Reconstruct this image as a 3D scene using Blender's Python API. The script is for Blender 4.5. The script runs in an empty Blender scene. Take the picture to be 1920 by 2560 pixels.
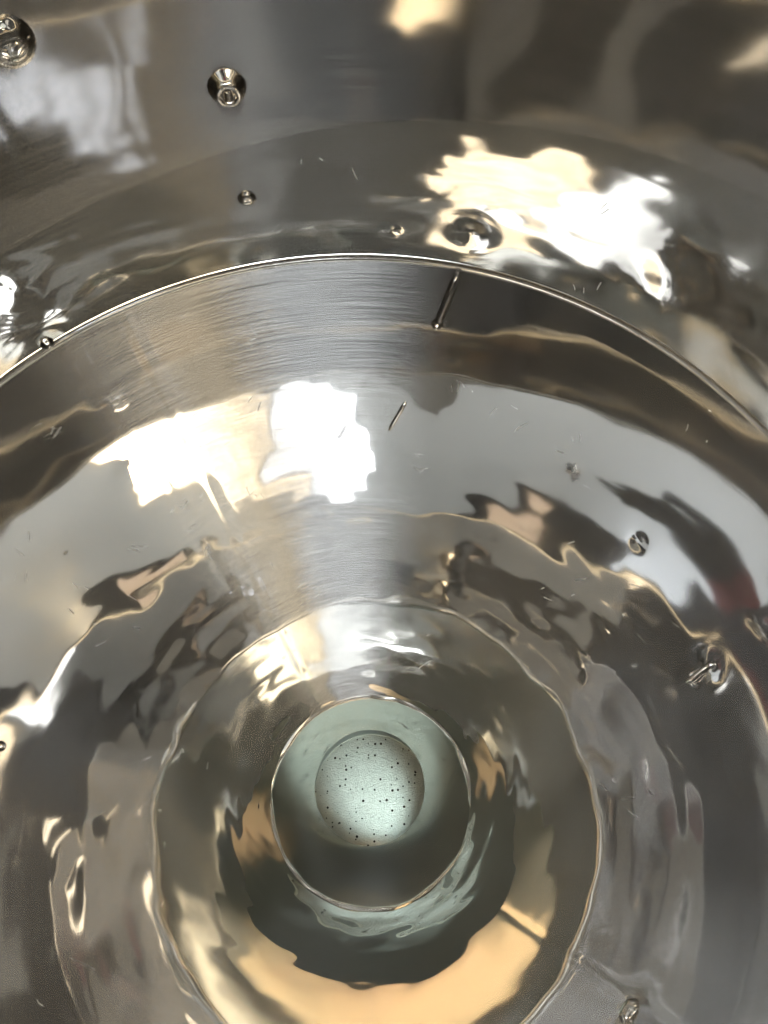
import bpy, bmesh, math, random
import numpy as np
from mathutils import Matrix, Vector

sc = bpy.context.scene
R_ = math.radians
rng = np.random.default_rng(7)
random.seed(7)

# ------------------------------------------------------------------ frame of reference
S = 0.36            # metres per hopper radius
Z0 = 0.900          # height of the cone-to-cylinder weld above the floor


def P3(x, y, z):
    return Vector((S * x, S * y, S * z + Z0))


# ------------------------------------------------------------------ camera
CAMP = (0.0879, -0.321, 1.3481)
PITCH, ROLL = 0.4513, 0.0118
cam_data = bpy.data.cameras.new('camera')
cam_data.sensor_fit = 'HORIZONTAL'
cam_data.sensor_width = 36.0
cam_data.lens = 36.0 * 1900.0 / 1920.0
cam_data.clip_start = 0.005
cam_data.clip_end = 200.0
cam = bpy.data.objects.new('camera', cam_data)
sc.collection.objects.link(cam)
CROT = Matrix.Rotation(ROLL, 3, 'Y') @ Matrix.Rotation(PITCH, 3, 'X')
cam.matrix_world = Matrix.Translation(P3(*CAMP)) @ CROT.to_4x4()
sc.camera = cam

# ------------------------------------------------------------------ world (an indoor room: only a trace of stray light)
world = bpy.data.worlds.new('World')
sc.world = world
world.use_nodes = True
world.node_tree.nodes['Background'].inputs[0].default_value = (0.5, 0.52, 0.55, 1)
world.node_tree.nodes['Background'].inputs[1].default_value = 0.05

# ------------------------------------------------------------------ render settings
sc.view_settings.view_transform = 'Standard'
sc.view_settings.look = 'None'
sc.view_settings.exposure = 0.0
sc.view_settings.gamma = 1.0
cy = sc.cycles
cy.max_bounces = 18
cy.glossy_bounces = 16
cy.diffuse_bounces = 3
cy.transmission_bounces = 2
cy.caustics_reflective = True
cy.caustics_refractive = False
cy.sample_clamp_indirect = 12.0
cy.use_denoising = True
try:
    cy.denoiser = 'OPENIMAGEDENOISE'
    cy.denoising_input_passes = 'RGB_ALBEDO_NORMAL'
except Exception:
    pass


# ------------------------------------------------------------------ helpers
def link(o, parent=None):
    sc.collection.objects.link(o)
    if parent is not None:
        o.parent = parent
    return o


def obj(name, me, m, parent=None):
    o = bpy.data.objects.new(name, me)
    if m is not None and len(me.materials) == 0:
        me.materials.append(m)
    return link(o, parent)


def tag(o, label=None, cat=None, group=None, kind=None):
    if label:
        o['label'] = label
    if cat:
        o['category'] = cat
    if group:
        o['group'] = group
    if kind:
        o['kind'] = kind
    return o


def empty(name, loc=(0, 0, 0)):
    o = bpy.data.objects.new(name, None)
    o.location = loc
    return link(o)


def grid_mesh(name, X, Y, Z, closed=True, flip=False):
    """rows x columns of points; columns close on themselves"""
    n, m = X.shape
    me = bpy.data.meshes.new(name)
    co = np.stack([X, Y, Z], -1).reshape(-1, 3).astype(np.float32)
    i = np.arange(n - 1)[:, None]
    j = np.arange(m if closed else m - 1)[None, :]
    j2 = (j + 1) % m
    a = i * m + j
    b = i * m + j2
    c = (i + 1) * m + j2
    d = (i + 1) * m + j
    q = np.stack(np.broadcast_arrays(a, b, c, d), -1).reshape(-1, 4)
    if flip:
        q = q[:, ::-1]
    me.vertices.add(len(co))
    me.vertices.foreach_set('co', co.ravel())
    me.loops.add(q.size)
    me.loops.foreach_set('vertex_index', q.ravel().astype(np.int32))
    me.polygons.add(len(q))
    me.polygons.foreach_set('loop_start', (np.arange(len(q)) * 4).astype(np.int32))
    me.polygons.foreach_set('use_smooth', np.ones(len(q), bool))
    me.update(calc_edges=True)
    return me


def bm_mesh(name, bm, smooth=False):
    me = bpy.data.meshes.new(name)
    bm.to_mesh(me)
    bm.free()
    if smooth:
        me.polygons.foreach_set('use_smooth', np.ones(len(me.polygons), bool))
    return me


def box(bm, lo, hi, mat=None):
    v = [bm.verts.new((x, y, z)) for x in (lo[0], hi[0]) for y in (lo[1], hi[1]) for z in (lo[2], hi[2])]
    for f in ((0, 1, 3, 2), (4, 6, 7, 5), (0, 4, 5, 1), (2, 3, 7, 6), (0, 2, 6, 4), (1, 5, 7, 3)):
        bm.faces.new([v[k] for k in f])
    if mat is not None:
        for p in v:
            p.co = mat @ p.co
    return v


def tube(name, pts, rad, nseg=12, cap=True):
    """tube along a list of points, rad number or list"""
    pts = [Vector(p) for p in pts]
    bm = bmesh.new()
    rings = []
    up = Vector((0.12, 0.33, 1)).normalized()
    for k, p in enumerate(pts):
        t = (pts[min(k + 1, len(pts) - 1)] - pts[max(k - 1, 0)]).normalized()
        u = t.cross(up)
        if u.length < 1e-3:
            u = t.cross(Vector((1, 0, 0)))
        u.normalize()
        w = t.cross(u)
        r = rad[k] if hasattr(rad, '__len__') else rad
        rings.append([bm.verts.new(p + r * (math.cos(2 * math.pi * j / nseg) * u + math.sin(2 * math.pi * j / nseg) * w)) for j in range(nseg)])
    for a, b in zip(rings[:-1], rings[1:]):
        for j in range(nseg):
            bm.faces.new((a[j], a[(j + 1) % nseg], b[(j + 1) % nseg], b[j]))
    if cap:
        bm.faces.new(rings[0][::-1])
        bm.faces.new(rings[-1])
    return bm_mesh(name, bm, True)


def wave_noise(ph, s, nphi, ns, seed):
    """smooth periodic noise: cubic B-spline on a random lattice, ph in turns, s in 0..1"""
    r = np.random.default_rng(seed)
    g = r.standard_normal((ns + 4, nphi))
    u = (ph % 1.0) * nphi
    v = np.clip(s, 0, 1) * ns
    iu = np.floor(u).astype(int)
    iv = np.floor(v).astype(int)
    fu, fv = u - iu, v - iv

    def w(t):
        return [(1 - t) ** 3 / 6, (3 * t ** 3 - 6 * t ** 2 + 4) / 6, (-3 * t ** 3 + 3 * t ** 2 + 3 * t + 1) / 6, t ** 3 / 6]
    wu, wv = w(fu), w(fv)
    out = np.zeros(np.broadcast(ph, s).shape)
    for a in range(4):
        for b in range(4):
            out += wu[a] * wv[b] * g[np.clip(iv + b, 0, ns + 3), (iu + a - 1) % nphi]
    return out


# ------------------------------------------------------------------ hopper geometry (in radii)
AO, AI = 18.69, 19.9267
HY = 0.0189
RIM_Z, BETA = 1.087, -2.648


def cone_r(z):
    """radius of the cone wall at depth z<0 (vectorised integral of the slope)"""
    zz = np.linspace(0, -2.2, 2201)
    a = np.radians(AO + (AI - AO) * np.minimum(1, -zz / 1.7))
    rr = 1 - np.concatenate([[0], np.cumsum(np.tan(a[:-1]) * 0.001)])
    return np.interp(-np.asarray(z, float), -zz, rr)


_z = np.linspace(0, -2.2, 4401)
HOLE_Z = float(_z[np.argmax(cone_r(_z) <= 0.1224 * (CAMP[2] - _z))])
HOLE_R = float(cone_r(HOLE_Z))


def cyl_r(z):
    return 1 + math.tan(R_(BETA)) * np.asarray(z, float)


def pixel_ray(px, py):
    d = Vector(((px - 960) / 1900.0, -(py - 1280) / 1900.0, -1.0))
    return (CROT @ d).normalized()


def on_wall(dx, dy):
    """place on the hopper wall met by looking from the camera towards the photo's (dx, dy), in 1659 x 2212 units -> (azimuth, z)"""
    k = 1920 / 1659.0
    d = pixel_ray(dx * k, dy * k)
    o = Vector(CAMP)
    for t in (0.2 + 0.002 * i for i in range(2900)):
        p = o + t * d
        r = math.hypot(p.x, p.y - (HY * p.z if p.z < 0 else 0))
        w = float(cyl_r(p.z)) if p.z >= 0 else float(cone_r(p.z))
        if r >= w:
            return math.atan2(p.y - (HY * p.z if p.z < 0 else 0), p.x), p.z
    return None


# ------------------------------------------------------------------ materials
def new_mat(name):
    m = bpy.data.materials.new(name)
    m.use_nodes = True
    nt = m.node_tree
    b = nt.nodes['Principled BSDF']
    return m, nt, b


def nd(nt, t, **kw):
    n = nt.nodes.new(t)
    for k, v in kw.items():
        setattr(n, k, v)
    return n


def mat_plain(name, col, rough=0.6, metal=0.0, var=0.12, scale=9.0, bump=0.0):
    m, nt, b = new_mat(name)
    tc = nd(nt, 'ShaderNodeTexCoord')
    n = nd(nt, 'ShaderNodeTexNoise')
    n.inputs['Scale'].default_value = scale
    n.inputs['Detail'].default_value = 5
    nt.links.new(tc.outputs['Object'], n.inputs['Vector'])
    mx = nd(nt, 'ShaderNodeMix', data_type='RGBA')
    mx.inputs[6].default_value = tuple(c * (1 - var) for c in col) + (1,)
    mx.inputs[7].default_value = tuple(min(1, c * (1 + var)) for c in col) + (1,)
    nt.links.new(n.outputs[0], mx.inputs[0])
    nt.links.new(mx.outputs[2], b.inputs['Base Color'])
    b.inputs['Roughness'].default_value = rough
    b.inputs['Metallic'].default_value = metal
    if bump:
        bp = nd(nt, 'ShaderNodeBump')
        bp.inputs['Strength'].default_value = bump
        bp.inputs['Distance'].default_value = 0.01
        nt.links.new(n.outputs[0], bp.inputs['Height'])
        nt.links.new(bp.outputs[0], b.inputs['Normal'])
    return m


def mat_steel(name, brushed=0.12, mirror_rough=0.035, col=(0.75, 0.74, 0.728), brush_rough=0.3, sector=None, haze=0.025):
    """polished sheet: a mirror lobe plus a wide lobe left by polishing marks that run round the hopper;
    sector = (azimuth, half width, share): a stretch of the sheet where the marks were left coarser"""
    m, nt, b = new_mat(name)
    nt.nodes.remove(b)
    L = nt.links.new
    out = nt.nodes['Material Output']
    tc = nd(nt, 'ShaderNodeTexCoord')
    geo = nd(nt, 'ShaderNodeNewGeometry')
    tan = nd(nt, 'ShaderNodeTangent', direction_type='RADIAL', axis='Z')
    a = nd(nt, 'ShaderNodeBsdfAnisotropic', distribution='GGX')
    c = nd(nt, 'ShaderNodeBsdfAnisotropic', distribution='GGX')
    a.inputs['Color'].default_value = col + (1,)
    c.inputs['Color'].default_value = col + (1,)
    c.inputs['Roughness'].default_value = brush_rough
    c.inputs['Anisotropy'].default_value = 0.95
    L(tan.outputs[0], c.inputs['Tangent'])
    # azimuth of the point round the hopper
    sp = nd(nt, 'ShaderNodeSeparateXYZ')
    L(geo.outputs['Position'], sp.inputs[0])
    az = nd(nt, 'ShaderNodeMath', operation='ARCTAN2')
    L(sp.outputs[1], az.inputs[0])
    L(sp.outputs[0], az.inputs[1])
    # polishing scratches: long thin lines round the wall
    rad = nd(nt, 'ShaderNodeVectorMath', operation='LENGTH')
    cxy = nd(nt, 'ShaderNodeCombineXYZ')
    L(sp.outputs[0], cxy.inputs[0])
    L(sp.outputs[1], cxy.inputs[1])
    L(cxy.outputs[0], rad.inputs[0])
    cv = nd(nt, 'ShaderNodeCombineXYZ')
    ma = nd(nt, 'ShaderNodeMath', operation='MULTIPLY')
    ma.inputs[1].default_value = 3.0
    mz = nd(nt, 'ShaderNodeMath', operation='MULTIPLY')
    mz.inputs[1].default_value = 900.0
    L(az.outputs[0], ma.inputs[0])
    L(sp.outputs[2], mz.inputs[0])
    L(ma.outputs[0], cv.inputs[0])
    L(mz.outputs[0], cv.inputs[1])
    sn = nd(nt, 'ShaderNodeTexNoise')
    sn.inputs['Scale'].default_value = 1.0
    sn.inputs['Detail'].default_value = 3
    L(cv.outputs[0], sn.inputs['Vector'])
    # slightly uneven polish
    n = nd(nt, 'ShaderNodeTexNoise')
    n.inputs['Scale'].default_value = 7.0
    n.inputs['Detail'].default_value = 5
    L(tc.outputs['Object'], n.inputs['Vector'])
    mr = nd(nt, 'ShaderNodeMapRange')
    mr.inputs[1].default_value = 0.3
    mr.inputs[2].default_value = 0.7
    mr.inputs[3].default_value = mirror_rough * 0.5
    mr.inputs[4].default_value = mirror_rough * 1.6
    L(n.outputs[0], mr.inputs[0])
    L(mr.outputs[0], a.inputs['Roughness'])
    mix = nd(nt, 'ShaderNodeMixShader')
    mr2 = nd(nt, 'ShaderNodeMapRange')
    mr2.inputs[1].default_value = 0.35
    mr2.inputs[2].default_value = 0.65
    mr2.inputs[3].default_value = brushed * 0.6
    mr2.inputs[4].default_value = brushed * 1.4
    L(sn.outputs[0], mr2.inputs[0])
    last = mr2.outputs[0]
    if sector:
        d = nd(nt, 'ShaderNodeMath', operation='SUBTRACT')
        d.inputs[1].default_value = sector[0]
        L(az.outputs[0], d.inputs[0])
        ab = nd(nt, 'ShaderNodeMath', operation='ABSOLUTE')
        L(d.outputs[0], ab.inputs[0])
        ms = nd(nt, 'ShaderNodeMapRange', interpolation_type='SMOOTHSTEP')
        ms.inputs[1].default_value = sector[1] * 0.35
        ms.inputs[2].default_value = sector[1] * 1.7
        ms.inputs[3].default_value = sector[2] / brushed
        ms.inputs[4].default_value = 1.0
        L(ab.outputs[0], ms.inputs[0])
        mm = nd(nt, 'ShaderNodeMath', operation='MULTIPLY')
        L(last, mm.inputs[0])
        L(ms.outputs[0], mm.inputs[1])
        last = mm.outputs[0]
    L(last, mix.inputs[0])
    L(a.outputs[0], mix.inputs[1])
    L(c.outputs[0], mix.inputs[2])
    hz = nd(nt, 'ShaderNodeBsdfAnisotropic', distribution='GGX')      # faint haze left by the polish
    hz.inputs['Color'].default_value = col + (1,)
    hz.inputs['Roughness'].default_value = 0.24
    mh = nd(nt, 'ShaderNodeMixShader')
    mh.inputs[0].default_value = haze
    L(mix.outputs[0], mh.inputs[1])
    L(hz.outputs[0], mh.inputs[2])
    L(mh.outputs[0], out.inputs['Surface'])
    return m


def mat_emit(name, col, strength):
    m, nt, b = new_mat(name)
    b.inputs['Base Color'].default_value = (0.8, 0.8, 0.8, 1)
    b.inputs['Emission Color'].default_value = col + (1,)
    b.inputs['Emission Strength'].default_value = strength
    return m


def mat_floor():
    m, nt, b = new_mat('green_epoxy_floor')
    tc = nd(nt, 'ShaderNodeTexCoord')
    n = nd(nt, 'ShaderNodeTexNoise')
    n.inputs['Scale'].default_value = 60
    n.inputs['Detail'].default_value = 6
    nt.links.new(tc.outputs['Object'], n.inputs['Vector'])
    mx = nd(nt, 'ShaderNodeMix', data_type='RGBA')
    mx.inputs[6].default_value = (0.38, 0.425, 0.39, 1)
    mx.inputs[7].default_value = (0.52, 0.575, 0.53, 1)
    nt.links.new(n.outputs[0], mx.inputs[0])
    # dark grit
    v = nd(nt, 'ShaderNodeTexVoronoi', voronoi_dimensions='2D')
    v.inputs['Scale'].default_value = 100
    v.inputs['Randomness'].default_value = 1
    nt.links.new(tc.outputs['Object'], v.inputs['Vector'])
    sep = nd(nt, 'ShaderNodeSeparateColor')
    nt.links.new(v.outputs['Color'], sep.inputs[0])
    sz = nd(nt, 'ShaderNodeMapRange')      # only some of the cells carry a speck, of uneven size
    sz.inputs[1].default_value = 0.55
    sz.inputs[2].default_value = 1.0
    sz.inputs[3].default_value = 0.0
    sz.inputs[4].default_value = 0.22
    nt.links.new(sep.outputs[0], sz.inputs[0])
    lt = nd(nt, 'ShaderNodeMath', operation='LESS_THAN')
    nt.links.new(v.outputs['Distance'], lt.inputs[0])
    nt.links.new(sz.outputs[0], lt.inputs[1])
    mx2 = nd(nt, 'ShaderNodeMix', data_type='RGBA')
    mx2.inputs[7].default_value = (0.012, 0.012, 0.014, 1)
    nt.links.new(lt.outputs[0], mx2.inputs[0])
    nt.links.new(mx.outputs[2], mx2.inputs[6])
    nt.links.new(mx2.outputs[2], b.inputs['Base Color'])
    b.inputs['Roughness'].default_value = 0.16
    # orange-peel skin that sparkles
    n2 = nd(nt, 'ShaderNodeTexNoise')
    n2.inputs['Scale'].default_value = 420
    n2.inputs['Detail'].default_value = 5
    n2.inputs['Distortion'].default_value = 1.5
    nt.links.new(tc.outputs['Object'], n2.inputs['Vector'])
    bp = nd(nt, 'ShaderNodeBump')
    bp.inputs['Strength'].default_value = 0.9
    bp.inputs['Distance'].default_value = 0.010
    nt.links.new(n2.outputs[0], bp.inputs['Height'])
    nt.links.new(bp.outputs[0], b.inputs['Normal'])
    return m


STEEL = mat_steel('polished_steel', brushed=0.055, mirror_rough=0.027, sector=(R_(104), R_(21), 0.62), brush_rough=0.27)
STEEL_CYL = mat_steel('polished_steel_cylinder', brushed=0.12, mirror_rough=0.03, col=(0.44, 0.428, 0.41))
STEEL_UP = mat_steel('upper_reflection_tone_steel', brushed=0.2, mirror_rough=0.045, col=(0.49, 0.475, 0.455))  # tone imitates the reflection on the upper wall
WELD = mat_steel('weld_steel', brushed=0.05, mirror_rough=0.06, col=(0.8, 0.78, 0.74))
PIPE = mat_steel('satin_pipe_steel', brushed=0.08, mirror_rough=0.10, col=(0.53, 0.525, 0.495))
OUTER = mat_plain('dull_outer_steel', (0.5, 0.49, 0.47), 0.35, 1.0, 0.06)
FLOOR = mat_floor()
CEIL = mat_plain('grey_painted_ceiling', (0.78, 0.775, 0.74), 0.9, 0, 0.08, 0.8)
WALL = mat_plain('dark_brown_wall', (0.013, 0.012, 0.0115), 0.8, 0, 0.3, 1.5)
CEIL_SHADE = mat_plain('grey_ceiling_shade', (0.21, 0.187, 0.152), 0.9, 0, 0.15, 2.0)
BLACK = mat_plain('black_plastic', (0.012, 0.012, 0.014), 0.4, 0, 0.1)

WIN_L = 5.0
WIN_T = 0.3
# ------------------------------------------------------------------ setting: room
RW = 4.1             # half width of the room in radii
CEIL_Z = 5.25
FL_Z = -Z0 / S
bm = bmesh.new()
f = [bm.verts.new(P3(x, y, FL_Z)) for x, y in ((-RW, -RW), (RW, -RW), (RW, RW), (-RW, RW))]
bm.faces.new(f)
tag(obj('floor', bm_mesh('floor', bm), FLOOR), 'speckled grey green epoxy floor seen through the outlet', kind='structure')
bm = bmesh.new()
f = [bm.verts.new(P3(x, y, CEIL_Z)) for x, y in ((-RW, -RW), (-RW, RW), (RW, RW), (RW, -RW))]
bm.faces.new(f)
tag(obj('ceiling', bm_mesh('ceiling', bm), WALL), kind='structure')
bm = bmesh.new()
box(bm, P3(-3.5, -3.6, CEIL_Z - .05), P3(3.5, 3.5, CEIL_Z + .02))
tag(obj('ceiling_panel', bm_mesh('ceiling_panel', bm), CEIL), kind='structure')
bm = bmesh.new()
box(bm, P3(-1.75, -1.7, CEIL_Z - .075), P3(1.9, 1.75, CEIL_Z - .052))
tag(obj('ceiling_shade_panel', bm_mesh('ceiling_shade_panel', bm), CEIL_SHADE), kind='structure')  # added dark panel standing in for shade at the ceiling's middle
for k, (lo, hi) in enumerate((((-RW - .3, -RW), (-RW, RW)), ((RW, -RW), (RW + .3, RW)), ((-RW - .3, -RW - .3), (RW + .3, -RW)), ((-RW - .3, RW), (RW + .3, RW + .3)))):
    bm = bmesh.new()
    box(bm, P3(lo[0], lo[1], FL_Z), P3(hi[0], hi[1], CEIL_Z))
    tag(obj('wall', bm_mesh('wall', bm), WALL), kind='structure')


# ------------------------------------------------------------------ hopper
hop = empty('steel_hopper', P3(0, 0, FL_Z))
tag(hop, 'polished stainless steel hopper seen from inside, cone narrowing to a round outlet', 'hopper')
HINV = hop.matrix_basis.inverted()


def part(name, me, m, parent=None):
    o = obj(name, me, m, parent or hop)
    if parent is None:
        o.matrix_parent_inverse = HINV
    return o


# dents: (photo x, photo y, radius, depth in radii)
CONE_DENTS = [(280, 1015, .030, -.0016), (1530, 1440, .024, .003), (1505, 1465, .012, -.002), (1365, 2185, .035, .004), (1140, 1470, .05, .0008), (990, 1560, .03, .001), (620, 1500, .05, -.0008), (330, 1330, .08, .0009), (250, 1620, .09, -.0009), (430, 1640, .07, .0007), (1240, 1620, .06, .0009), (1250, 1790, .05, -.0009), (400, 1960, .05, .0008), (1380, 1170, .02, .0012)]
CYL_DENTS = [(1020, 505, .03, -.0022), (845, 500, .014, -.0012), (1450, 590, .05, -.0022), (1560, 540, .06, .002), (1390, 620, .04, .0015), (50, 620, .05, -.0018), (90, 700, .04, .0016)]


def wall_height(ph, z, dents, s01, amp, seeds):
    h = np.zeros(np.broadcast(ph, z).shape)
    t = ph / (2 * np.pi)
    for (nphi, ns, a, g), sd in zip(amp, seeds):
        h += a * (1 + g * s01 ** 1.5) * wave_noise(t, s01, nphi, ns, sd)
    if dents is CONE_DENTS:           # sheet puckered by the welding round the outlet
        g = np.clip((s01 - .52) / .48, 0, 1)
        h += g ** 1.3 * (.0034 * wave_noise(t, s01, 14, 9, 71) + .0019 * wave_noise(t, s01, 28, 22, 72) + .0011 * wave_noise(t, s01, 60, 50, 73))
    for dx, dy, rad, dep in dents:
        q = on_wall(dx, dy)
        if q is None:
            continue
        rr = float(cone_r(q[1])) if q[1] < 0 else 1.0
        da = (ph - q[0] + np.pi) % (2 * np.pi) - np.pi
        d2 = ((da * rr) ** 2 + ((z - q[1]) * 1.06) ** 2) / rad ** 2
        h += dep * np.exp(-d2 * 0.5) * (1 - 0.25 * d2 * np.exp(-d2 * .3))
    return h


# cone
NP, NZ = 1300, 420
zc = np.linspace(-0.006, HOLE_Z, NZ)[:, None]
ph = (np.arange(NP) / NP * 2 * np.pi)[None, :]
s01 = zc / HOLE_Z
CONE_AMP = [(7, 4, .0015, 0), (20, 8, .0006, 1.6), (40, 16, .00032, 2.0), (84, 34, .00010, 2.0)]
h = wall_height(ph, zc, CONE_DENTS, s01, CONE_AMP, (1, 2, 3, 4))
h *= np.minimum(1, (-zc) / .06)
# the two upright seams, ground flush but still proud
SEAMS = [on_wall(370, 880)[0], on_wall(1120, 1990)[0]]
for k, sa in enumerate(SEAMS):
    da = ((ph - sa + np.pi) % (2 * np.pi) - np.pi) * cone_r(zc)
    h += .0007 * np.exp(-(da / .014) ** 2) - .0005 * np.exp(-(da / .045) ** 2)
rr = cone_r(zc) - h
me = grid_mesh('cone_wall', S * rr * np.cos(ph), S * (rr * np.sin(ph) + HY * zc), S * (zc - h * .33) + Z0, flip=False)
part('cone_wall', me, STEEL)

# cylinder: two steel tones, rougher above; their sloping edge imitates a reflection's edge
tph = ph / (2 * np.pi)
SPLIT = 0.36 + .13 * np.cos(ph) + .010 * wave_noise(tph, 0 * tph, 24, 1, 61) + .005 * wave_noise(tph, 0 * tph, 60, 1, 62)
k_ = np.linspace(0, 1, 150)[:, None]
zy = np.concatenate([RIM_Z + (SPLIT - RIM_Z) * k_, SPLIT + (0.006 - SPLIT) * k_[1:]], 0)
h = wall_height(ph, zy, CYL_DENTS, zy / RIM_Z, [(6, 3, .0018, 0), (18, 6, .0010, 0), (46, 14, .00042, -.4), (90, 26, .00014, -.5)], (11, 12, 13, 14))
rr = cyl_r(zy) - h
me = grid_mesh('cylinder_wall', S * rr * np.cos(ph), S * rr * np.sin(ph), S * zy + Z0)
me.materials.append(STEEL_UP)
me.materials.append(STEEL_CYL)
me.polygons.foreach_set('material_index', np.repeat((np.arange(298) >= 149).astype(np.int32), NP))
part('cylinder_wall', me, None)


def ring_bead(name, r0, z0, yc, prof, m, wob=0.0, nphi=720, seed=5, squash=1.0):
    """a bead round the hopper: prof is a list of (inward, up)"""
    p = (np.arange(nphi) / nphi * 2 * np.pi)[None, :]
    t = p / (2 * np.pi)
    w = wob * (wave_noise(t, np.zeros_like(t), 26, 1, seed) + .6 * wave_noise(t, np.zeros_like(t), 70, 1, seed + 1))
    ins = np.array([q[0] for q in prof])[:, None]
    ups = np.array([q[1] for q in prof])[:, None]
    rr = r0 - ins * (1 + 0 * w) - w
    return part(name, grid_mesh(name, S * rr * np.cos(p), S * (rr * np.sin(p) + yc), S * (z0 + ups + w * .5) + Z0), m)


# weld between cylinder and cone: one flattened bead with a fine toe on either side
ring_bead('weld_ring', 1.0, 0, 0, [(-.006, .014), (.000, .0125), (.0035, .009), (.0058, .003), (.0062, -.002), (.0052, -.0075), (.003, -.011), (-.004, -.015)], WELD, .0006)
# rolled lip on the top edge
th = np.linspace(0, 2 * np.pi, 15)[:-1]
ring_bead('rolled_rim', float(cyl_r(RIM_Z)) + .012, RIM_Z + .006, 0, [(.022 * math.cos(a), .022 * math.sin(a)) for a in list(th) + [th[0]]], WELD, .0004, 240)

# added thin glowing strip under the rim, for gold lines in the reflections
RIM_GLOW = mat_emit('warm_added_rim_glow', (1.0, 0.80, 0.48), 5.0)
ring_bead('added_rim_glow', float(cyl_r(RIM_Z - .025)), RIM_Z - .025, 0, [(.0005, .004), (.0035, .0035), (.004, 0), (.0035, -.0035), (.0005, -.004)], RIM_GLOW, .0005, 240)

# outlet pipe: an off-centre reducer, upper mouth at the hole, lower mouth where the photo shows it
PL = 0.39
hc = (0.0, HY * HOLE_Z)
k = 1920 / 1659.0
d = pixel_ray(798.5 * k, 1698 * k)
tt = (CAMP[2] - (HOLE_Z - PL)) / -d.z
ec = (CAMP[0] + tt * d.x, CAMP[1] + tt * d.y)
END_R = HOLE_R * (118.5 / 212.0) * (CAMP[2] - HOLE_Z + PL) / (CAMP[2] - HOLE_Z)
nz = 40
u = np.linspace(0, 1, nz)[:, None]
p = (np.arange(400) / 400 * 2 * np.pi)[None, :]
t = p / (2 * np.pi)
hh = .0012 * wave_noise(t, u, 9, 4, 31)
rr = HOLE_R + (END_R - HOLE_R) * u - hh
X = S * (hc[0] + (ec[0] - hc[0]) * u + rr * np.cos(p))
Y = S * (hc[1] + (ec[1] - hc[1]) * u + rr * np.sin(p))
Zz = S * (HOLE_Z - .004 - PL * u) + Z0 + 0 * p
part('outlet_pipe', grid_mesh('outlet_pipe', X, Y, Zz), PIPE)
th = np.linspace(0, 2 * np.pi, 11)[:-1]
# rough hand weld round the outlet
p2 = (np.arange(900) / 900 * 2 * np.pi)[None, :]
t2 = p2 / (2 * np.pi)
z2 = np.zeros_like(t2)
w = .0060 * wave_noise(t2, z2, 20, 1, 41) + .0048 * wave_noise(t2, z2, 48, 1, 42)
pr = [(-.007, .018), (-.001, .0125), (.0025, .008), (.005, .002), (.0055, -.006), (.0035, -.013), (-.003, -.019)]
ins = np.array([q[0] for q in pr])[:, None]
ups = np.array([q[1] for q in pr])[:, None]
rr = HOLE_R - ins - w * np.array([0, .3, .7, 1, 1, .8, .3])[:, None]
part('outlet_weld', grid_mesh('outlet_weld', S * (hc[0] + rr * np.cos(p2)), S * (hc[1] + rr * np.sin(p2)), S * (HOLE_Z + ups + w * .4) + Z0), WELD)

# fittings welded to the inside of the hopper
def wall_frame(dx, dy):
    """point and inward normal of the wall seen at the photo's (dx, dy), plus the two tangents"""
    a, z = on_wall(dx, dy)
    if z >= 0:
        r = float(cyl_r(z))
        sl = math.tan(R_(BETA))
        p = Vector((r * math.cos(a), r * math.sin(a), z))
    else:
        r = float(cone_r(z))
        sl = math.tan(R_(AO + (AI - AO) * min(1, -z / 1.7)))
        p = Vector((r * math.cos(a), r * math.sin(a) + HY * z, z))
    n = Vector((-math.cos(a), -math.sin(a), sl)).normalized()
    t = Vector((-math.sin(a), math.cos(a), 0))
    return p, n, t, n.cross(t)


def lathe_on_wall(name, dx, dy, prof, m, nseg=28, parent=None):
    """turned piece standing on the wall: prof = list of (radius, height) in radii"""
    p, n, t, b = wall_frame(dx, dy)
    bm = bmesh.new()
    rings = []
    for r, h in prof:
        rings.append([bm.verts.new(P3(*(p + n * h + r * (math.cos(2 * math.pi * k / nseg) * t + math.sin(2 * math.pi * k / nseg) * b)))) for k in range(nseg)])
    for a, c in zip(rings[:-1], rings[1:]):
        for k in range(nseg):
            bm.faces.new((a[k], a[(k + 1) % nseg], c[(k + 1) % nseg], c[k]))
    bm.faces.new(rings[-1])
    return part(name, bm_mesh(name, bm, True), m)


def dome(r, h):
    return [(r * 1.5, -.004), (r * 1.2, h * .05), (r * 1.02, h * .2), (r * .9, h * .55), (r * .68, h * .82), (r * .36, h * .97), (r * .1, h)]


lathe_on_wall('threaded_boss', 490, 187, [(.036, -.004), (.034, .004), (.026, .008), (.025, .022), (.021, .026), (.015, .026), (.013, .020), (.012, .004)], WELD)
lathe_on_wall('weld_nub', 533, 427, dome(.016, .009), WELD)
lathe_on_wall('weld_nub', 20, 92, dome(.032, .014), WELD)
lathe_on_wall('weld_nub', 1362, 2185, dome(.028, .010), WELD)
lathe_on_wall('weld_nub', 3, 1612, dome(.010, .010), WELD)
lathe_on_wall('weld_nub', 101, 741, dome(.013, .016), WELD)


def rod_on_wall(name, a, b, rad, lift, m, n=7):
    pts = []
    for k in range(n):
        u = k / (n - 1)
        p, nn, _, _ = wall_frame(a[0] + (b[0] - a[0]) * u, a[1] + (b[1] - a[1]) * u)
        pts.append(P3(*(p + nn * lift)))
    rr = [rad * S] * n
    rr[0] *= .7
    rr[-1] *= .8
    return part(name, tube(name, pts, rr, 14), m)


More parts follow.
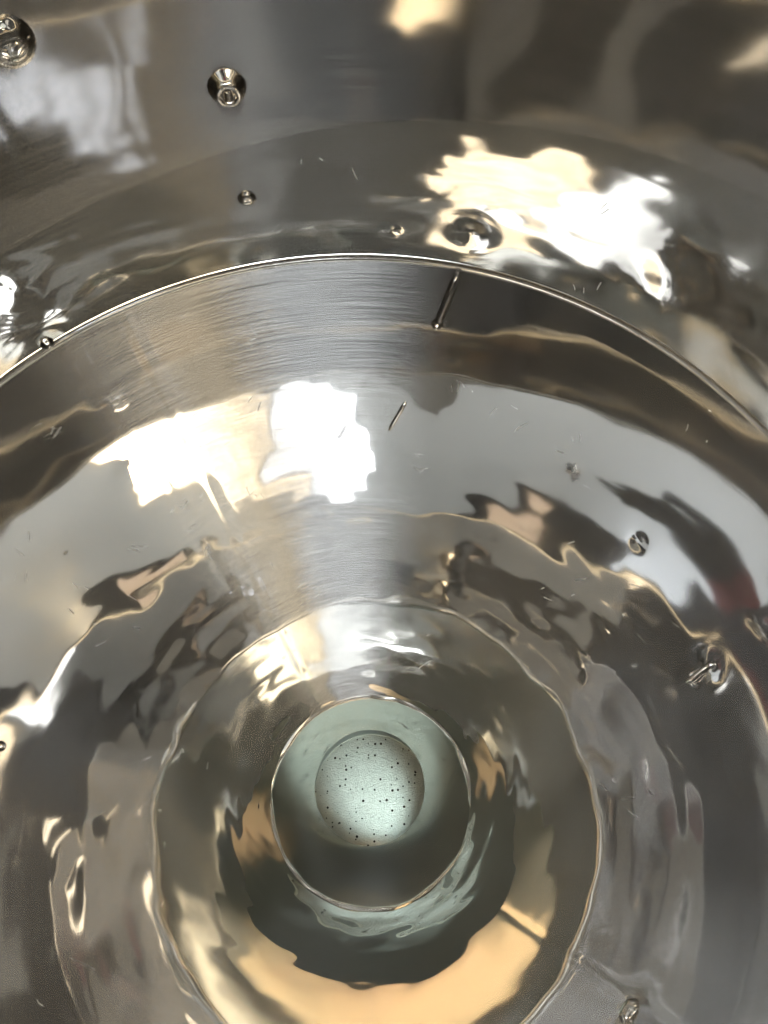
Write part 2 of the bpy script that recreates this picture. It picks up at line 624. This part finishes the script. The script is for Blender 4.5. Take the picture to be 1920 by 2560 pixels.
DARKROD = mat_steel('unpolished_rod_steel', brushed=0.3, mirror_rough=0.2, col=(0.30, 0.29, 0.28))
rod_on_wall('welded_rod', (988, 592), (946, 697), .0105, .009, DARKROD)
lathe_on_wall('rod_tip', 945, 699, dome(.013, .024), WELD)
rod_on_wall('lift_lug', (1490, 1474), (1543, 1432), .008, .006, WELD)
rod_on_wall('rod_reflection_bar', (876, 868), (842, 926), .006, .003, WELD)  # bar modelled in place of the rod's reflection

# fine scratches left in the polish: slivers of burr standing a hair proud of the sheet
SCR = mat_plain('bright_scratch_burr', (0.75, 0.74, 0.72), 0.35, 0.6, 0.05)
rs = np.random.default_rng(21)
SC_AT = [(400, 1090, 9, 45, 22), (300, 1185, 7, 30, 14), (450, 1190, 6, 18, 16), (410, 1140, 4, 14, 8), (540, 1060, 6, 30, 12), (120, 930, 7, 30, 16), (900, 1000, 6, 20, 30), (1000, 830, 5, 30, 50), (1100, 900, 4, 60, 60), (1220, 960, 4, 40, 40), (640, 1260, 12, 130, 60), (800, 1200, 16, 90, 60), (250, 1300, 8, 150, 90), (900, 1400, 6, 160, 60), (1305, 450, 2, 4, 60), (1280, 620, 3, 40, 10), (1340, 690, 2, 5, 20), (500, 900, 5, 90, 60), (600, 750, 6, 120, 40), (1250, 1250, 6, 150, 90), (350, 1750, 8, 120, 160), (1350, 1700, 5, 90, 130), (700, 350, 3, 200, 80), (1500, 900, 3, 60, 60)]
bm = bmesh.new()
for x, y, n, sx, sy in SC_AT:
    base = rs.uniform(0, math.pi)
    for k in range(n):
        px, py = x + rs.normal() * sx * .5, y + rs.normal() * sy * .5
        ln = rs.uniform(3, 13)
        an = base + rs.normal() * .5
        q = []
        ok = True
        for e in (-1, 0, 1):
            w = on_wall(px + e * ln * math.cos(an) + rs.normal() * .8, py + e * ln * math.sin(an) + rs.normal() * .8)
            if w is None or w[1] < HOLE_Z + .02 or abs(w[1]) < .015 or w[1] > .9:
                ok = False
                break
            q.append(w)
        if not ok:
            continue
        vv = []
        for a, z in q:
            r = (float(cyl_r(z)) if z >= 0 else float(cone_r(z))) - .0016
            yc = HY * z if z < 0 else 0
            wd = rs.uniform(.0005, .0011)
            vv.append([bm.verts.new(P3(r * math.cos(a + o), r * math.sin(a + o) + yc, z + p)) for o, p in ((-wd, -wd * .5), (wd, wd * .5))])
        for c, d in zip(vv[:-1], vv[1:]):
            bm.faces.new((c[0], c[1], d[1], d[0]))
tag(part('scratches', bm_mesh('scratches', bm), SCR), kind='stuff')

# hopper outside: outer skin and an added floor-shading skirt with two openings
def panel_ring(name, r0, z0, z1, a0, a1, thick, m):
    n = max(4, int(abs(a1 - a0) / 4))
    bm = bmesh.new()
    cols = []
    for k in range(n + 1):
        a = R_(a0 + (a1 - a0) * k / n)
        cols.append([bm.verts.new(P3(r * math.cos(a), r * math.sin(a), z)) for r, z in ((r0, z0), (r0, z1), (r0 + thick, z1), (r0 + thick, z0))])
    for c, d in zip(cols[:-1], cols[1:]):
        for k in range(4):
            bm.faces.new((c[k], c[(k + 1) % 4], d[(k + 1) % 4], d[k]))
    bm.faces.new(cols[0][::-1])
    bm.faces.new(cols[-1])
    return part(name, bm_mesh(name, bm), m)


panel_ring('outer_shell', 1.025, -1.45, RIM_Z - .02, -180, 179.9, .01, OUTER)
SK0 = -1.455
SKR = 1.7
panel_ring('shade_skirt', SKR, FL_Z + .012, SK0, -40, 84, .008, OUTER)
panel_ring('shade_skirt', SKR, FL_Z + .012, SK0, 132, 250, .008, OUTER)
panel_ring('shade_skirt', SKR, -2.13, SK0, 250.05, 319.95, .008, OUTER)
panel_ring('shade_skirt', SKR, FL_Z + .012, -2.42, 250.05, 319.95, .008, OUTER)
panel_ring('shade_skirt', SKR, -1.85, SK0, 84.05, 131.95, .008, OUTER)
panel_ring('shade_skirt_top', 1.036, SK0 + .002, SK0 + .012, -180, 179.9, SKR + .008 - 1.036, OUTER)

# added fill spots under the hopper, lighting the floor below the outlet
bm = bmesh.new()
nseg = 96
rg_ = [[bm.verts.new((S * r * math.cos(2 * math.pi * k / nseg), S * r * math.sin(2 * math.pi * k / nseg), z)) for k in range(nseg)] for r, z in ((.275, .0005), (.277, .004), (1.45, .004), (1.452, .0005))]
for a, b in zip(rg_[:-1], rg_[1:]):
    for k in range(nseg):
        bm.faces.new((a[k], b[k], b[(k + 1) % nseg], a[(k + 1) % nseg]))
mt_ = obj('added_floor_mat', bm_mesh('added_floor_mat', bm), mat_plain('grey_green_added_mat', (0.205, 0.245, 0.23), 0.5, 0, 0.15, 14))  # added mat: its plain dark tone shapes the outlet's reflections
mt_.location = P3(ec[0], ec[1], FL_Z)
tag(mt_, 'smooth grey green mat added round the speckled floor below the outlet to darken reflections', 'mat')


def fill_spot(off, z, tgt, col, watts, ang, blend, label):
    wl = empty('fill_spot', P3(ec[0] + off[0], ec[1] + off[1], z))
    tag(wl, label, 'lamp')
    dr = (P3(ec[0] + tgt[0], ec[1] + tgt[1], FL_Z) - wl.location).normalized()
    wl.rotation_euler = dr.to_track_quat('-Z', 'Y').to_euler()
    bm = bmesh.new()
    bmesh.ops.create_cone(bm, cap_ends=True, segments=20, radius1=.02, radius2=.012, depth=.04)
    for v in bm.verts:
        v.co.z += .022
    obj('lamp_head', bm_mesh('lamp_head', bm, True), BLACK, wl)
    l = bpy.data.lights.new('fill_spot_beam', 'SPOT')
    l.energy = watts
    l.color = col
    l.spot_size = R_(ang)
    l.spot_blend = blend
    l.shadow_soft_size = 0.012
    link(bpy.data.objects.new('fill_spot_beam', l), wl)


fill_spot((.30, -.46), -1.98, (0, 0), (0.86, 1.0, 0.99), 11.0, 34, 1.0, 'small cool fill lamp added under the cone aimed at the floor below the outlet')
for off, tgt, w_, a_, nm in (((.8, .4), (.56, .28), 4.0, 34, 'small warm fill lamp added under the cone right of the outlet'), ((-.85, .1), (-.70, 0), 4.0, 34, 'small warm fill lamp added under the cone left of the outlet'), ((.3, -.95), (.10, -.62), 30.0, 50, 'small bright warm fill lamp added under the cone on the near side of the outlet')):
    wx, wy = off[0] - ec[0], off[1] - ec[1]
    fill_spot((wx, wy), -1.85, (tgt[0] - ec[0], tgt[1] - ec[1]), (1.0, 0.56, 0.27), w_, a_, .7, nm)

# ------------------------------------------------------------------ ceiling light over the hopper
LAMP = mat_emit('lamp_diffuser_glow', (1.0, 0.84, 0.58), 5.0)
_nt = LAMP.node_tree
_tc = nd(_nt, 'ShaderNodeTexCoord')
_w = nd(_nt, 'ShaderNodeTexWave', wave_type='BANDS', bands_direction='Y')     # three tubes behind the diffuser
_w.inputs['Scale'].default_value = 0.314 / (0.69 * S * 2 / 3)
_w.inputs['Distortion'].default_value = 0
_nt.links.new(_tc.outputs['Object'], _w.inputs['Vector'])
_m = nd(_nt, 'ShaderNodeMapRange')
_m.inputs[3].default_value = 8.0
_m.inputs[4].default_value = 13.0
_nt.links.new(_w.outputs[1], _m.inputs[0])
_nt.links.new(_m.outputs[0], _nt.nodes['Principled BSDF'].inputs['Emission Strength'])
LW = 1.67 * S
LH = 0.69 * S


FILL_COOL = mat_emit('cool_fill_panel_glow', (0.90, 0.96, 1.0), 13.0)


def panel_light(loc, rot, label, LW=1.67 * S, LH=0.69 * S, glow=None):
    t = empty('ceiling_light', P3(*loc))
    tag(t, label, 'ceiling light')
    t.rotation_euler.z = rot
    bm = bmesh.new()
    box(bm, (-LW, -LH, -.008), (LW, LH, .0))
    obj('diffuser', bm_mesh('diffuser', bm), glow or LAMP, t)
    bm = bmesh.new()
    e = .018
    for lo, hi in (((-LW - e, -LH - e), (LW + e, -LH - .001)), ((-LW - e, LH + .001), (LW + e, LH + e)), ((-LW - e, -LH - .001), (-LW - .001, LH + .001)), ((LW + .001, -LH - .001), (LW + e, LH + .001))):
        box(bm, (lo[0], lo[1], -.012), (hi[0], hi[1], .018))
    obj('frame', bm_mesh('frame', bm), BLACK, t)
    return t


panel_light((1.32, -1.68, CEIL_Z - .13), 1.03, 'large warm white light panel on the grey ceiling above the hopper')
panel_light((-.12, -2.56, CEIL_Z - .13 - .02), .66, 'small cool white fill panel added beside the large warm light on the ceiling', .95 * S, .66 * S, FILL_COOL)  # added panel, widens the bright highlight and its cool sheen

# ------------------------------------------------------------------ low windows added round the room as fill light for floor and ceiling
FILL_PANE = mat_emit('daylight_fill_pane', (0.87, 0.94, 1.0), 14.0)
WARM_FILL_PANE = mat_emit('warm_light_fill_pane', (1.0, 0.78, 0.50), 3.2)
WFRAME = mat_plain('white_window_frame', (0.7, 0.7, 0.68), 0.5)


def window(cx_, cy_, rot, w, z0, z1, n, label, pane=None):
    t = empty('window', P3(cx_, cy_, z0))
    t.rotation_euler.z = rot
    tag(t, label, 'window')
    w *= S
    h = (z1 - z0) * S
    bm = bmesh.new()
    box(bm, (-w / 2, -.006, 0), (w / 2, 0, h))
    obj('pane', bm_mesh('pane', bm), pane or FILL_PANE, t)
    bm = bmesh.new()
    for k in range(n + 1):
        x = -w / 2 + w * k / n
        box(bm, (x - .02, -.03, 0), (x + .02, -.0075, h))
    box(bm, (-w / 2 - .02, -.032, -.04), (w / 2 + .02, -.0085, 0))
    box(bm, (-w / 2 - .02, -.032, h), (w / 2 + .02, -.0085, h + .04))
    obj('frame', bm_mesh('frame', bm), WFRAME, t)


window(1.0, -RW + .01, math.pi, 4.2, -2.45, -1.7, 3, 'low warm fill-light window added in the wall on the near side of the hopper', WARM_FILL_PANE)
window(0.6, RW - .01, 0, 5.2, -2.3, .3, 3, 'low fill-light window added in the wall beyond the hopper')
window(-RW + .01, .4, math.pi / 2, 5.4, -2.3, .3, 3, 'low wide fill-light window added in the wall left of the hopper')
window(RW - .01, 0, -math.pi / 2, 5.4, -2.3, .3, 4, 'low wide fill-light window added in the wall right of the hopper')

# warm lamps further off
WARM2 = mat_emit('warm_lamp_and_fill_glow', (1.0, 0.80, 0.50), 20.0)
TUBE = mat_emit('tube_lamp_glow', (1.0, 0.88, 0.66), 15.0)
DIM = mat_emit('dim_downlight_glow', (1.0, 0.60, 0.24), 1.0)
DKFR = mat_plain('bronze_lamp_frame', (0.08, 0.06, 0.045), 0.4, 0.7)


def box_lamp(name, lo, hi, face, m, label):
    """flat lamp of real thickness on a wall or the ceiling; face = axis and side of its glowing face"""
    c = (P3(*lo) + P3(*hi)) / 2
    t = empty(name, c)
    tag(t, label, 'lamp')
    a, b = P3(*lo) - c, P3(*hi) - c
    bm = bmesh.new()
    box(bm, a, b)
    obj('housing', bm_mesh('housing', bm), DKFR, t)
    a2, b2 = a * .93, b * .93
    for k in range(3):
        if k != face[0]:
            continue
        if face[1] > 0:
            a2[k], b2[k] = b[k] + .001, b[k] + .006
        else:
            a2[k], b2[k] = a[k] - .006, a[k] - .001
    bm = bmesh.new()
    box(bm, a2, b2)
    obj('diffuser', bm_mesh('diffuser', bm), m, t)
    return t


box_lamp('wall_lamp', (RW - .14, 1.75, 4.5), (RW - .01, 2.75, 5.15), (0, -1), WARM2, 'square warm wall lamp high on the right wall')
box_lamp('tube_lamp', (2.2, -RW + .01, 4.28), (3.5, -RW + .1, 4.42), (1, 1), TUBE, 'long tube lamp high on the near wall')
box_lamp('downlight', (3.62, -1.0, CEIL_Z - .07), (3.95, .3, CEIL_Z - .003), (2, -1), DIM, 'dim amber downlight beside the pale ceiling panel on the right')
box_lamp('downlight', (-3.95, -.9, CEIL_Z - .07), (-3.62, .5, CEIL_Z - .003), (2, -1), DIM, 'dim amber downlight beside the pale ceiling panel on the left')

# things standing along the walls, met in the reflections
CARD = mat_plain('brown_cardboard', (0.46, 0.30, 0.15), 0.8, 0, 0.15, 6)
BOARD = mat_plain('dark_shelf_board', (0.10, 0.07, 0.05), 0.6)
LOCK = mat_plain('dark_grey_locker_paint', (0.05, 0.05, 0.055), 0.45)
LOCK2 = mat_plain('mid_brown_locker_paint', (0.16, 0.12, 0.09), 0.5)
PALE = mat_plain('pale_blue_grey_cloth', (0.42, 0.45, 0.52), 0.9)
TAPE = mat_plain('parcel_tape', (0.55, 0.42, 0.25), 0.3)


def solid(name, lo, hi, m, parent=None, rel=None):
    bm = bmesh.new()
    a, b = P3(*lo), P3(*hi)
    if rel is not None:
        a, b = a - rel, b - rel
    box(bm, a, b)
    return obj(name, bm_mesh(name, bm), m, parent)


def shelf(x0, x1, y0, y1, z, label):
    t = empty('wall_shelf', P3((x0 + x1) / 2, (y0 + y1) / 2, z))
    tag(t, label, 'shelf')
    o = t.location
    solid('board', (x0, y0, z - .06), (x1, y1, z), BOARD, t, o)
    for k in (.12, .88):
        if x1 - x0 > y1 - y0:
            xx = x0 + (x1 - x0) * k
            solid('bracket', (xx - .03, y0 + .004, z - .35), (xx + .03, y1 - .004, z - .062), DKFR, t, o)
        else:
            yy = y0 + (y1 - y0) * k
            solid('bracket', (x0 + .004, yy - .03, z - .35), (x1 - .004, yy + .03, z - .062), DKFR, t, o)


def carton(x, y, z, w, d, h, label):
    t = empty('cardboard_box', P3(x, y, z))
    tag(t, label, 'box')
    o = t.location
    solid('carton', (x - w / 2, y - d / 2, z), (x + w / 2, y + d / 2, z + h), CARD, t, o)
    solid('tape', (x - w / 2 - .004, y - .05, z + h - .1), (x + w / 2 + .004, y + .05, z + h + .004), TAPE, t, o)


shelf(RW - .75, RW - .01, .2, 3.9, 1.85, 'dark shelf with four cartons on the right wall')
for y, w, h, nm in ((.75, .7, .42, 'low carton at the near end of the right wall shelf'), (1.6, .75, .62, 'tall carton second along the right wall shelf'), (2.5, .8, .5, 'middling carton third along the right wall shelf'), (3.4, .7, .75, 'tallest carton at the far end of the right wall shelf')):
    carton(RW - .4, y, 1.85, .55, w, h, nm)
shelf(2.0, 3.9, -RW + .01, -RW + .75, 2.3, 'dark shelf with two cartons on the near wall')
for x, w, h, nm in ((2.5, .7, .5, 'low carton on the near wall shelf'), (3.4, .8, .72, 'tall carton on the near wall shelf')):
    carton(x, -RW + .4, 2.3, w, .5, h, nm)


def locker(x0, x1, y0, y1, z1, axis, m, label):
    """tall cupboard: body, two doors and handles on the side that faces the room"""
    t = empty('tall_cupboard', P3((x0 + x1) / 2, (y0 + y1) / 2, FL_Z))
    tag(t, label, 'cupboard')
    o = t.location
    solid('body', (x0, y0, FL_Z), (x1, y1, z1), m, t, o)
    for k in (0, 1):
        if axis == 'y':                      # doors look towards -y
            a = x0 + (x1 - x0) * .5 * k + .03
            b = a + (x1 - x0) * .5 - .06
            dr = solid('door', (a, y0 - .05, FL_Z + .1), (b, y0 - .003, z1 - .06), m, t, o)
            hx = b - .08 if k == 0 else a + .08
            solid('handle', (hx - .02, y0 - .1, 1.5), (hx + .02, y0 - .053, 2.0), WFRAME, dr, o)
        else:                                # doors look towards +x
            a = y0 + (y1 - y0) * .5 * k + .03
            b = a + (y1 - y0) * .5 - .06
            dr = solid('door', (x1 + .003, a, FL_Z + .1), (x1 + .05, b, z1 - .06), m, t, o)
            hy = b - .08 if k == 0 else a + .08
            solid('handle', (x1 + .053, hy - .02, 1.5), (x1 + .1, hy + .02, 2.0), WFRAME, dr, o)


locker(-2.3, -1.1, RW - .62, RW - .06, 4.4, 'y', LOCK, 'tall dark grey cupboard against the far wall beside the hanging cloth')
locker(2.6, 3.4, RW - .62, RW - .06, 4.1, 'y', LOCK2, 'tall brown cupboard against the far wall near the corner')
locker(-RW + .06, -RW + .6, -3.4, -2.0, 4.3, 'x', LOCK, 'tall dark grey cupboard against the left wall')

PALEB = mat_plain('pale_grey_board', (0.52, 0.51, 0.49), 0.7)
for lo, hi, nm in (((.1, RW - .12, 2.9), (1.0, RW - .03, 5.1), 'tall pale grey board hung on the far wall'), ((RW - .12, .1, 3.0), (RW - .03, 1.1, 5.1), 'tall pale grey board hung on the right wall'), ((RW - .12, -2.6, 3.0), (RW - .03, -1.6, 5.1), 'second pale grey board on the right wall nearer the lamp')):
    bt = empty('wall_board', (P3(*lo) + P3(*hi)) / 2)
    tag(bt, nm, 'board')
    solid('panel', lo, hi, PALEB, bt, bt.location)
    e = [hi[k] - lo[k] for k in range(3)]
    ax = 0 if e[0] > e[1] else 1
    for k in (0, 1):
        l2, h2 = list(lo), list(hi)
        l2[2], h2[2] = (lo[2] - .06, lo[2] - .002) if k == 0 else (hi[2] + .002, hi[2] + .06)
        l2[1 - ax] -= .02
        solid('batten', l2, h2, DKFR, bt, bt.location)

# high corner window and an added warm fill light outside the skirt's opening
BLUEPANE = mat_emit('pale_blue_daylight_in_pane', (0.74, 0.84, 1.0), 9.0)
window(-3.0, RW - .01, 0, 2.0, 3.9, 5.12, 3, 'high pale blue daylight window in the far left corner', BLUEPANE)
window(-RW + .01, 2.9, math.pi / 2, 2.0, 4.0, 5.12, 3, 'high pale blue daylight window on the left wall near the far corner', BLUEPANE)
box_lamp('floor_fill_light', (-1.0, -2.5, FL_Z + .01), (2.1, -2.3, FL_Z + .55), (1, 1), WARM2, 'long warm fill light added on the floor on the near side of the hopper')

# ------------------------------------------------------------------ the photographer, met only as a dark reflection
PB = Vector((-.09, .63, 0.0))                     # feet, metres
FW = Vector((.16, -.98, 0)).normalized()
RT = Vector((FW.y, -FW.x, 0))
STEP = .14


def J(side, fwd, up):
    return PB + RT * side + FW * fwd + Vector((0, 0, up + STEP))


SKIN = mat_plain('skin', (0.50, 0.30, 0.21), 0.5, 0, 0.06, 30)
JACKET = mat_plain('black_jacket_cloth', (0.014, 0.014, 0.017), 0.85, 0, 0.2, 30)
SHIRT = mat_plain('dark_red_shirt_cloth', (0.16, 0.035, 0.04), 0.85, 0, 0.2, 30)
JEANS = mat_plain('blue_jeans_cloth', (0.09, 0.12, 0.19), 0.9, 0, 0.2, 40)
HAIR = mat_plain('dark_brown_hair', (0.03, 0.02, 0.014), 0.6, 0, 0.3, 60)
SHOE = mat_plain('black_shoe_leather', (0.02, 0.02, 0.02), 0.4)

jo, rad, ed, zone = [], [], [], []


def jt(p, r, par, zn):
    jo.append(Vector(p))
    rad.append(r)
    zone.append(zn)
    if par is not None:
        ed.append((par, len(jo) - 1))
    return len(jo) - 1


pel = jt(J(0, 0, .93), .145, None, 'jeans')
sp1 = jt(J(0, .03, 1.10), .135, pel, 'shirt')
sp2 = jt(J(0, .08, 1.27), .15, sp1, 'shirt')
sp3 = jt(J(0, .12, 1.39), .13, sp2, 'jacket')
nk = jt(J(0, .16, 1.47), .058, sp3, 'jacket')
hd0 = jt(J(0, .19, 1.55), .075, nk, 'jacket')
hd1 = jt(J(0, .215, 1.63), .094, hd0, 'jacket')
hd2 = jt(J(0, .215, 1.71), .075, hd1, 'jacket')
nose = jt(J(0, .325, 1.605), .014, hd1, 'skin')
for sd in (-1, 1):
    jt(J(sd * .098, .19, 1.61), .018, hd1, 'skin')
    hp = jt(J(sd * .10, 0, .86), .10, pel, 'jeans')
    kn = jt(J(sd * .11, .03, .48), .062, hp, 'jeans')
    an = jt(J(sd * .12, -.01, .09), .043, kn, 'jeans')
    jt(J(sd * .13, .13, .04), .040, an, 'shoe')


def arm(sd, el, wr, palm_dir, finger_up, curl, fat=1.0):
    sh = jt(J(sd * .17, .12, 1.39), .068, sp3, 'jacket')
    um = jt((jo[sh] + el) / 2, .055 * fat, sh, 'jacket')
    e = jt(el, .047 * fat, um, 'jacket')
    fm = jt(el + (wr - el) * .5, .044 * fat, e, 'jacket')
    w = jt(wr, .030 * fat, fm, 'shirt')
    d = palm_dir.normalized()
    acr = d.cross(finger_up).normalized()
    pm = jt(wr + d * .055, .031, w, 'jacket')
    for k, (off, ln) in enumerate(((-.030, .065), (-.010, .078), (.010, .074), (.030, .058))):
        b = jt(wr + d * .088 + acr * off, .0105, pm, 'jacket')
        m1 = jt(jo[b] + (d * (1 - curl) - finger_up * curl).normalized() * ln * .5, .009, b, 'jacket')
        jt(jo[m1] + (d * (1 - 1.6 * curl) - finger_up * curl * 1.3).normalized() * ln * .5, .0075, m1, 'jacket')
    tb = jt(wr + d * .04 - acr * .038, .013, pm, 'jacket')
    t1 = jt(jo[tb] + (d * .8 - acr * .55 - finger_up * .2).normalized() * .038, .0105, tb, 'jacket')
    jt(jo[t1] + (d - finger_up * .3).normalized() * .03, .009, t1, 'jacket')


arm(-1, J(-.27, .10, 1.12), J(-.25, .20, .88), Vector((0, 0, -1)), FW, .3)
wr_ = P3(-.22, .70, 1.40)
arm(1, P3(-.24, 1.28, 1.52), wr_, Vector((-.30, -.92, -.12)), Vector((0, 0, 1)), .4, 1.35)

me = bpy.data.meshes.new('person')
me.from_pydata([tuple(v) for v in jo], ed, [])
po = bpy.data.objects.new('person', me)
link(po)
po.modifiers.new('skin', 'SKIN').use_smooth_shade = True
for k, v in enumerate(me.skin_vertices[0].data):
    v.radius = (rad[k], rad[k])
    v.use_root = (k == pel)
po.modifiers.new('sub', 'SUBSURF').levels = 2
dg = bpy.context.evaluated_depsgraph_get()
body = bpy.data.meshes.new_from_object(po.evaluated_get(dg))
bpy.data.objects.remove(po)
body.name = 'person'
mats = ['skin', 'shirt', 'jeans', 'shoe', 'jacket']
body.materials.clear()
for m_ in (SKIN, SHIRT, JEANS, SHOE, JACKET):
    body.materials.append(m_)
JO = np.array([tuple(v) for v in jo])
zi = np.array([mats.index(z) for z in zone])
fc = np.zeros(len(body.polygons) * 3)
body.polygons.foreach_get('center', fc)
fc = fc.reshape(-1, 3)
# nearest bone decides the cloth
best = np.full(len(fc), 1e9)
mi = np.zeros(len(fc), int)
for a, b in ed:
    A, B = JO[a], JO[b]
    u = np.clip(((fc - A) @ (B - A)) / ((B - A) @ (B - A) + 1e-9), 0, 1)
    dd = np.linalg.norm(fc - (A + u[:, None] * (B - A)), axis=1) - (rad[a] * (1 - u) + rad[b] * u)
    pick = np.where((zi[a] == 1) & (zi[b] == 4), 4, np.where(u < .5, zi[a], zi[b]))
    ok = dd < best
    best = np.where(ok, dd, best)
    mi = np.where(ok, pick, mi)
face_c = np.array(tuple(J(0, .315, 1.625)))
mi[np.linalg.norm((fc - face_c) * np.array([1, 1, 1.3]), axis=1) < .055] = 0      # the face in the hood's opening
body.polygons.foreach_set('material_index', mi.astype(np.int32))
body.polygons.foreach_set('use_smooth', np.ones(len(body.polygons), bool))
per = bpy.data.objects.new('person', body)
link(per)
tag(per, 'person in black hooded jacket, black gloves and red shirt reaching over the hopper rim', 'person')
# hair: a cap over the back and top of the head
bm = bmesh.new()
bmesh.ops.create_uvsphere(bm, u_segments=28, v_segments=16, radius=.101)
hc_ = J(0, .205, 1.655)
for v in list(bm.verts):
    loc = Vector(v.co)
    fwd_ = loc.x * FW.x + loc.y * FW.y
    if loc.z < -.015 and fwd_ > -.02 or loc.z < -.06:
        bm.verts.remove(v)
        continue
    v.co = hc_ + loc * (1 + .05 * math.sin(loc.x * 160) * math.sin(loc.y * 140))
obj('hair', bm_mesh('hair', bm, True), HAIR, per)
for sd in (-1, 1):
    bm = bmesh.new()
    bmesh.ops.create_uvsphere(bm, u_segments=12, v_segments=8, radius=.012)
    for v in bm.verts:
        v.co += J(sd * .034, .298, 1.64)
    obj('eye', bm_mesh('eye', bm, True), BLACK, per)
# step stool
st = empty('step_stool', PB)
tag(st, 'low black step stool the person stands on beside the hopper', 'stool')
st.rotation_euler.z = math.atan2(RT.y, RT.x)
bm = bmesh.new()
box(bm, (-.24, -.16, STEP - .035), (.24, .22, STEP - .002))
obj('tread', bm_mesh('tread', bm), BLACK, st)
for x in (-.21, .17):
    for y in (-.14, .17):
        bm = bmesh.new()
        box(bm, (x, y, 0), (x + .04, y + .03, STEP - .036))
        obj('leg', bm_mesh('leg', bm), OUTER, st)
